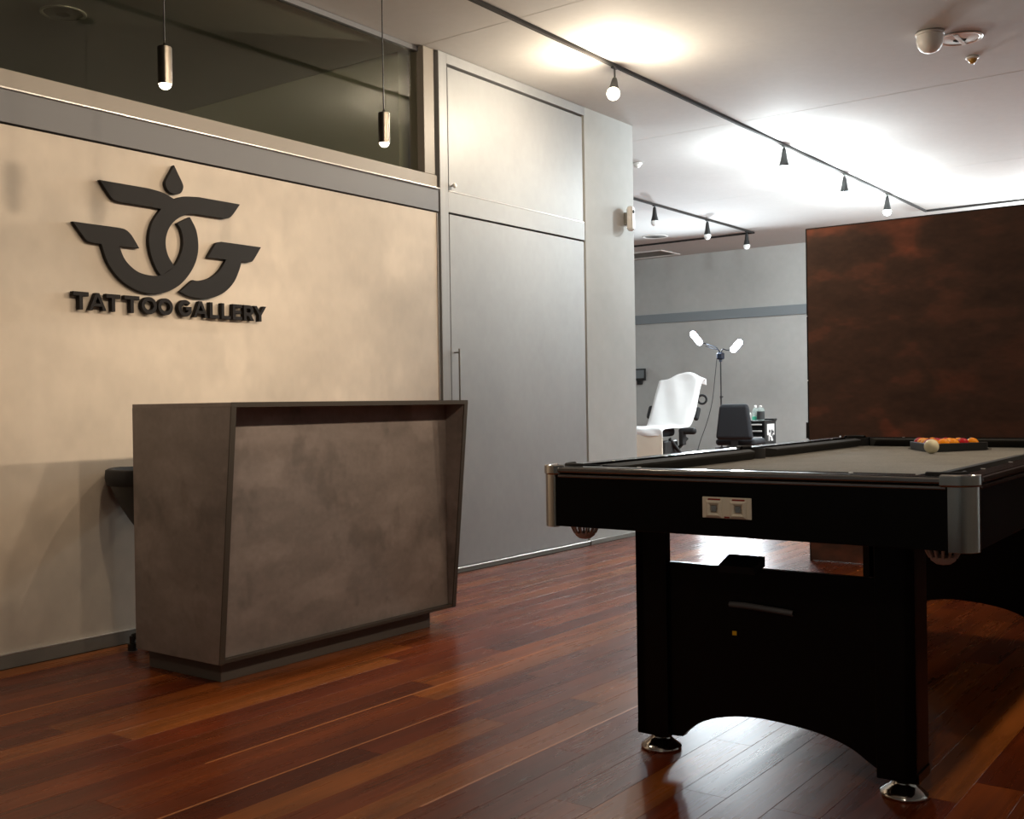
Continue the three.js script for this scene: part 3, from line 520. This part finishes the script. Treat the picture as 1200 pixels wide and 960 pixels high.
// ---------------------------------------------------------------- far room furniture
{ // tattoo chair, facing the camera side (+z), under a white sheet
  const t = thing('tattoo_chair', 'reclined tattoo chair draped in a bright white sheet, beside the lamp', 'chair', [-1.38, 0, -9.95]);
  const bend = (w, h, d, r, fn) => { const g = new RoundedBoxGeometry(w, h, d, 6, r); const P = g.attributes.position; for (let i = 0; i < P.count; i++) { const q = fn(P.getX(i), P.getY(i), P.getZ(i)); P.setXYZ(i, ...q); } g.computeVertexNormals(); return g; };
  // backrest slab: lower edge at y .74, top at 1.30, leaning away; sheet hangs over it
  const lean = (x, y, z) => [x, .74 + y * 1, z - .13 - y * .54];
  const pad = new RoundedBoxGeometry(.42, .44, .08, 4, .035); { const P = pad.attributes.position; for (let i = 0; i < P.count; i++) { const y = P.getY(i) + .24; P.setXYZ(i, ...lean(P.getX(i), y, P.getZ(i) - .03)); } pad.computeVertexNormals(); } part('backrest', pad, M.fabric, t);
  // draped sheet over the backrest and seat: a profile swept across the width
  const prof = [[.345, .655], [.348, .69], [.335, .728], [.28, .745], [.1, .750], [-.02, .745], [-.09, .757], [-.12, .79], [-.20, .93], [-.29, 1.09], [-.36, 1.215], [-.385, 1.262], [-.42, 1.272], [-.435, 1.245], [-.44, 1.20]];
  const curve = new THREE.CatmullRomCurve3(prof.map(p => new THREE.Vector3(0, p[1], p[0])), false, 'catmullrom', .3); const nu = 70, nv = 36, P = [], I = [], U = [];
  const pt = (u, v, off) => {
    const c = curve.getPoint(u), s = v - .5, back = sm(.46, .58, u), top = sm(.72, .84, u);
    const wd = sm(.33, .44, u), xl = -.265 + .025 * wd, xr = .20 + .08 * wd; let x = xl + (xr - xl) * v;
    let y = c.y + top * (.045 - Math.pow(Math.abs(s - .12) / .5, 1.5) * .10) + .005 * Math.sin(v * 17 + u * 9) * (.3 + back * .5), z = c.z + .006 * Math.sin(v * 11 + u * 23);
    const side = sm(.42, .5, Math.abs(s)); z -= side * .03 * back; y -= side * .02 * (1 - back);
    y -= sm(.80, 1, v) * back * (1 - sm(.56, .68, u)) * .035;                  // the sheet sags below the side of the backrest
    const pull = sm(.78, 1, v) * sm(.66, .80, u); x += pull * .012; y -= pull * .01;
    return [x, y, z - off];
  };
  for (const off of [0, .008]) for (let i = 0; i <= nu; i++) for (let j = 0; j <= nv; j++) { P.push(...pt(i / nu, j / nv, off)); U.push(i / nu, j / nv); }
  const N = (nu + 1) * (nv + 1);
  for (let i = 0; i < nu; i++) for (let j = 0; j < nv; j++) { const a = i * (nv + 1) + j, b = a + 1, c = a + nv + 1, d = c + 1; I.push(a, c, b, b, c, d, a + N, b + N, c + N, b + N, d + N, c + N); }
  const edge = (a, b) => I.push(a, b, a + N, b, b + N, a + N);
  for (let j = 0; j < nv; j++) { edge(j, j + 1); const k = nu * (nv + 1) + j; edge(k + 1, k); } for (let i = 0; i < nu; i++) { edge((i + 1) * (nv + 1), i * (nv + 1)); edge(i * (nv + 1) + nv, (i + 1) * (nv + 1) + nv); }
  const g = new THREE.BufferGeometry(); g.setAttribute('position', new THREE.Float32BufferAttribute(P, 3)); g.setAttribute('uv', new THREE.Float32BufferAttribute(U, 2)); g.setIndex(I); g.computeVertexNormals(); part('sheet', g, M.sheet, t, 'bright white draped sheet');
  part('front_apron', bx(-.258, .195, .36, .69, .325, .341, .006), M.cream, t, 'cream front cover');
  part('seat', bx(-.24, .12, .64, .735, -.10, .322, .04), M.fabric, t);
  part('armrest', merge([new THREE.CapsuleGeometry(.035, .13, 6, 16).rotateZ(Math.PI / 2).translate(.275, .695, -.06), bx(.19, .24, .55, .70, -.1, -.02, .01)]), M.rubber, t);
  part('side_bolster', new THREE.CapsuleGeometry(.028, .10, 6, 14).rotateX(-.5).translate(.28, .87, -.27), M.rubber, t);
  part('side_bolster', new THREE.CapsuleGeometry(.028, .10, 6, 14).rotateX(-.5).translate(-.27, .89, -.25), M.rubber, t);
  part('adjuster_ring', new THREE.TorusGeometry(.045, .012, 10, 24).rotateY(.4).translate(.305, 1.02, -.34), M.rubber, t);
  part('link', merge([rod([.15, .62, .1], [.25, .40, -.05], .02), rod([.22, .62, -.15], [.1, .36, .1], .018), bx(.05, .17, .34, .60, -.05, .24, .02), bx(-.1, .12, .34, .40, -.1, .25, .01)]), M.satin, t);
  part('pedestal', merge([cyl(.06, .07, .32, 0, .2, .05, 24), lathe([[0, 0], [.27, 0], [.27, .02], [.10, .05], [0, .05]], 40).translate(0, 0, .05)]), M.satin, t);
}
{ // office chair seen from behind
  const t = thing('office_chair', 'black padded office chair with rounded backrest by the drawer trolley', 'chair', [-1.122, 0, -11.30], .12);
  const g = new RoundedBoxGeometry(.44, .40, .09, 8, .04); const P = g.attributes.position;
  for (let i = 0; i < P.count; i++) { const x = P.getX(i), y = P.getY(i), z = P.getZ(i), k = (y + .2) / .4; const w = 1 - .30 * k * k - .05 * (1 - k) * (k < .2 ? 1 : 0); P.setXYZ(i, x * w, y + .765, z + .18 + .05 * (x * x) * -4 + .03 * Math.sin(k * 3.1)); } g.computeVertexNormals();
  part('backrest', g, M.fabric, t);
  part('seat', merge([new RoundedBoxGeometry(.46, .075, .44, 4, .036).translate(-.02, .535, -.10)]), M.fabric, t);
  part('back_bracket', bx(-.04, .04, .46, .66, .17, .19, .004), M.satin, t);
  part('mechanism', bx(-.10, .10, .45, .498, -.16, .17, .01), M.satin, t);
  part('lever', rod([-.1, .47, -.02], [-.29, .465, .0], .008), M.satin, t);
  part('post', cyl(.024, .03, .36, 0, .27, -.02, 20), M.satin, t);
  for (let k = 0; k < 5; k++) { const a = k * Math.PI * .4 + .3, x = Math.cos(a) * .27, z = Math.sin(a) * .27 - .02; const l = part('leg', rod([0, .10, -.02], [x, .065, z], .018), M.satin, t); part('caster', merge([cyl(.026, .026, .04, x, .0262, z, 16), cyl(.01, .01, .03, x, .06, z, 10)]), M.satin, l); }
}
{ // drawer trolley
  const t = thing('drawer_trolley', 'black drawer trolley with silver handles and a sticker on its side', 'trolley', [-1.225, 0, -11.935]);
  part('carcass', bx(-.20, .20, .08, .748, -.165, .155, .006), M.satin, t);
  part('top', bx(-.205, .205, .748, .765, -.17, .168, .005), M.dark, t);
  for (let k = 0; k < 8; k++) { const y = .742 - k * .075; const d = part('drawer', bx(-.188, .188, y - .069, y, .155, .166, .003), M.black, t); part('handle', bx(-.17, .17, y - .032, y - .015, .166, .180, .004), M.handle, d, 'silver bar handle'); }
  for (const x of [-.16, .16]) for (const z of [-.13, .12]) part('caster', merge([cyl(.032, .032, .03, x, .0325, z, 16).translate(0, 0, 0), cyl(.012, .012, .03, x, .066, z, 10)]), M.satin, t);
  const st = colourTex(64, 96, (u, v) => { const a = fbm(u, v, 5, 6, 3, 71), r = Math.hypot((u - .5) * 1.3, v - .55); const eye = Math.min(Math.hypot(u - .34, (v - .56) * 1.2), Math.hypot(u - .66, (v - .56) * 1.2)); return (eye < .11 || (a > .56 && v < .66) || (v < .34 && Math.abs(u - .5) > .30)) ? [34, 34, 36] : [226, 226, 224]; });
  const S = new THREE.PlaneGeometry(.21, .20); S.rotateY(Math.PI / 2); const pl = part('sticker', bx(0, .0012, -.10, .10, -.105, .105), std({ map: st, roughness: .5 }), t, 'black and white printed sticker'); pl.position.set(.2003, .625, -.01);
}
function bottle(x, z, pts, capPts, bodyM, capM, label, bandM, band) {
  const t = thing('bottle', label, 'bottle', [x, .7652, z], 0, 'bottles on the drawer trolley');
  part('body', lathe(pts, 32), bodyM, t); part('cap', lathe(capPts, 24), capM, t);
  if (band) part('label_band', lathe(band, 32), bandM, t);
}
const clearish = phy({ color: 0xdfe8e4, roughness: .12, transmission: .75, thickness: 0 });
bottle(-1.248, -11.83, [[0, 0], [.032, 0], [.034, .004], [.034, .075], [.026, .092], [.012, .098], [0, .098]], [[0, .0982], [.013, .0982], [.013, .125], [.006, .128], [0, .128]], M.white, M.dark, 'small white bottle with black cap, left of the three on the trolley');
bottle(-1.204, -11.925, [[0, 0], [.036, 0], [.038, .004], [.038, .11], [.030, .135], [.013, .148], [0, .148]], [[0, .1482], [.015, .1482], [.015, .175], [.008, .18], [0, .18]], clearish, M.white, 'pale bottle with green liquid at its base, between two others', std({ color: 0x3fae8c, roughness: .4 }), [[.0384, .006], [.0388, .008], [.0388, .045], [.0384, .047]]);
bottle(-1.112, -11.865, [[0, 0], [.043, 0], [.045, .004], [.045, .12], [.034, .145], [.014, .155], [0, .155]], [[0, .1552], [.016, .1552], [.016, .172], [.008, .176], [0, .176]], clearish, M.white, 'larger clear bottle with dark label, right of the three on the trolley', std({ color: 0x2c2e2e, roughness: .6 }), [[.0454, .012], [.0458, .014], [.0458, .105], [.0454, .107]]);
{
  const t = thing('tray', 'flat black tray lying on the drawer trolley behind the bottles', 'tray', [-1.09, .7652, -12.04]);
  part('tray_base', bx(-.085, .085, 0, .006, -.05, .05, .002), M.dark, t); part('tray_rim', merge([bx(-.085, .085, .006, .020, .045, .05, .002), bx(-.085, .085, .006, .020, -.05, -.045, .002), bx(.080, .085, .006, .020, -.045, .045, .001), bx(-.085, -.080, .006, .020, -.045, .045, .001)]), M.dark, t);
}
{ // work lamp with two led heads
  const X = -1.93, Z = -12.52, t = thing('work_lamp', 'tripod work lamp with two bright oval led heads by the white chair', 'lamp', [X, 0, Z]);
  part('pole', merge([cyl(.011, .011, .75, 0, .65, 0, 14), cyl(.0085, .0085, .46, 0, 1.23, 0, 14)]), M.dark, t);
  part('collar', merge([cyl(.015, .015, .03, 0, 1.02, 0, 14), rod([0, 1.02, 0], [.03, 1.025, .01], .007)]), M.dark, t);
  for (let k = 0; k < 3; k++) { const a = k * 2.094 + .5; part('leg', rod([0, .42, 0], [Math.cos(a) * .28, .008, Math.sin(a) * .28], .008), M.dark, t); }
  part('hub', merge([new RoundedBoxGeometry(.085, .085, .07, 3, .02).translate(0, 1.525, 0), cyl(.02, .02, .03, 0, 1.47, 0, 14)]), M.navy, t, 'dark blue clamp hub');
  const heads = [[[-.325, 1.762, 0], .62, .205, 'left'], [[.225, 1.64, .02], -.75, .19, 'right']];
  part('arm', tube([[-.01, 1.56, 0], [-.05, 1.63, .0], [-.13, 1.66, -.01], [-.25, 1.70, -.035]], .006, 24, 8), M.navy, t);
  part('arm', tube([[0, 1.56, -.01], [-.03, 1.60, -.01], [-.12, 1.625, -.02], [-.22, 1.66, -.04]], .005, 24, 8), M.navy, t);
  part('arm', tube([[.01, 1.56, 0], [.03, 1.61, 0], [.08, 1.595, -.01], [.17, 1.60, -.02]], .006, 24, 8), M.navy, t);
  for (const [p, roll, len, w] of heads) {
    const hd = part('led_head', new THREE.CapsuleGeometry(.046, len - .07, 8, 24).scale(1, 1, .26), M.navy, t); hd.position.set(...p); hd.rotation.set(.18, .22, -roll * -1, 'YXZ');
    part('led_panel', new THREE.CapsuleGeometry(.040, len - .078, 8, 24).scale(1, 1, .15).translate(0, 0, .008), glow(ICE, 16), hd, 'glowing cool white panel');
    const rl = new THREE.RectAreaLight(ICE, CD.led * 150, .085, len * .95); rl.position.set(0, 0, .022); rl.rotation.y = Math.PI; hd.add(rl); rl.name = 'panel_light';
  }
  part('cord', tube([[-.035, 1.5, .03], [-.06, 1.3, .03], [-.10, .95, .05], [-.17, .70, .06], [-.27, .45, .06], [-.33, .2, .08], [-.30, .01, .15], [-.1, .006, .3]], .0045, 60, 8), M.rubber, t, 'thin dark power cord');
  t.scale.setScalar(1.03);
}
{ // small wall tablet on the far wall
  const t = thing('wall_tablet', 'small black framed tablet on a bracket on the far wall', 'tablet', [-3.78, 1.39, -13.745]);
  part('frame', merge([bx(-.12, .09, .08, .10, .03, .055, .004), bx(-.12, .09, -.075, -.04, .03, .055, .004), bx(-.12, -.10, -.04, .08, .03, .055, .004), bx(.07, .09, -.04, .08, .03, .055, .004)]), M.dark, t);
  part('screen', bx(-.10, .07, -.04, .08, .038, .050), std({ color: 0x6d7476, roughness: .25 }), t);
  part('bracket', bx(-.06, .02, -.13, -.06, 0, .04, .008), M.dark, t);
}

renderer.render(scene, camera);
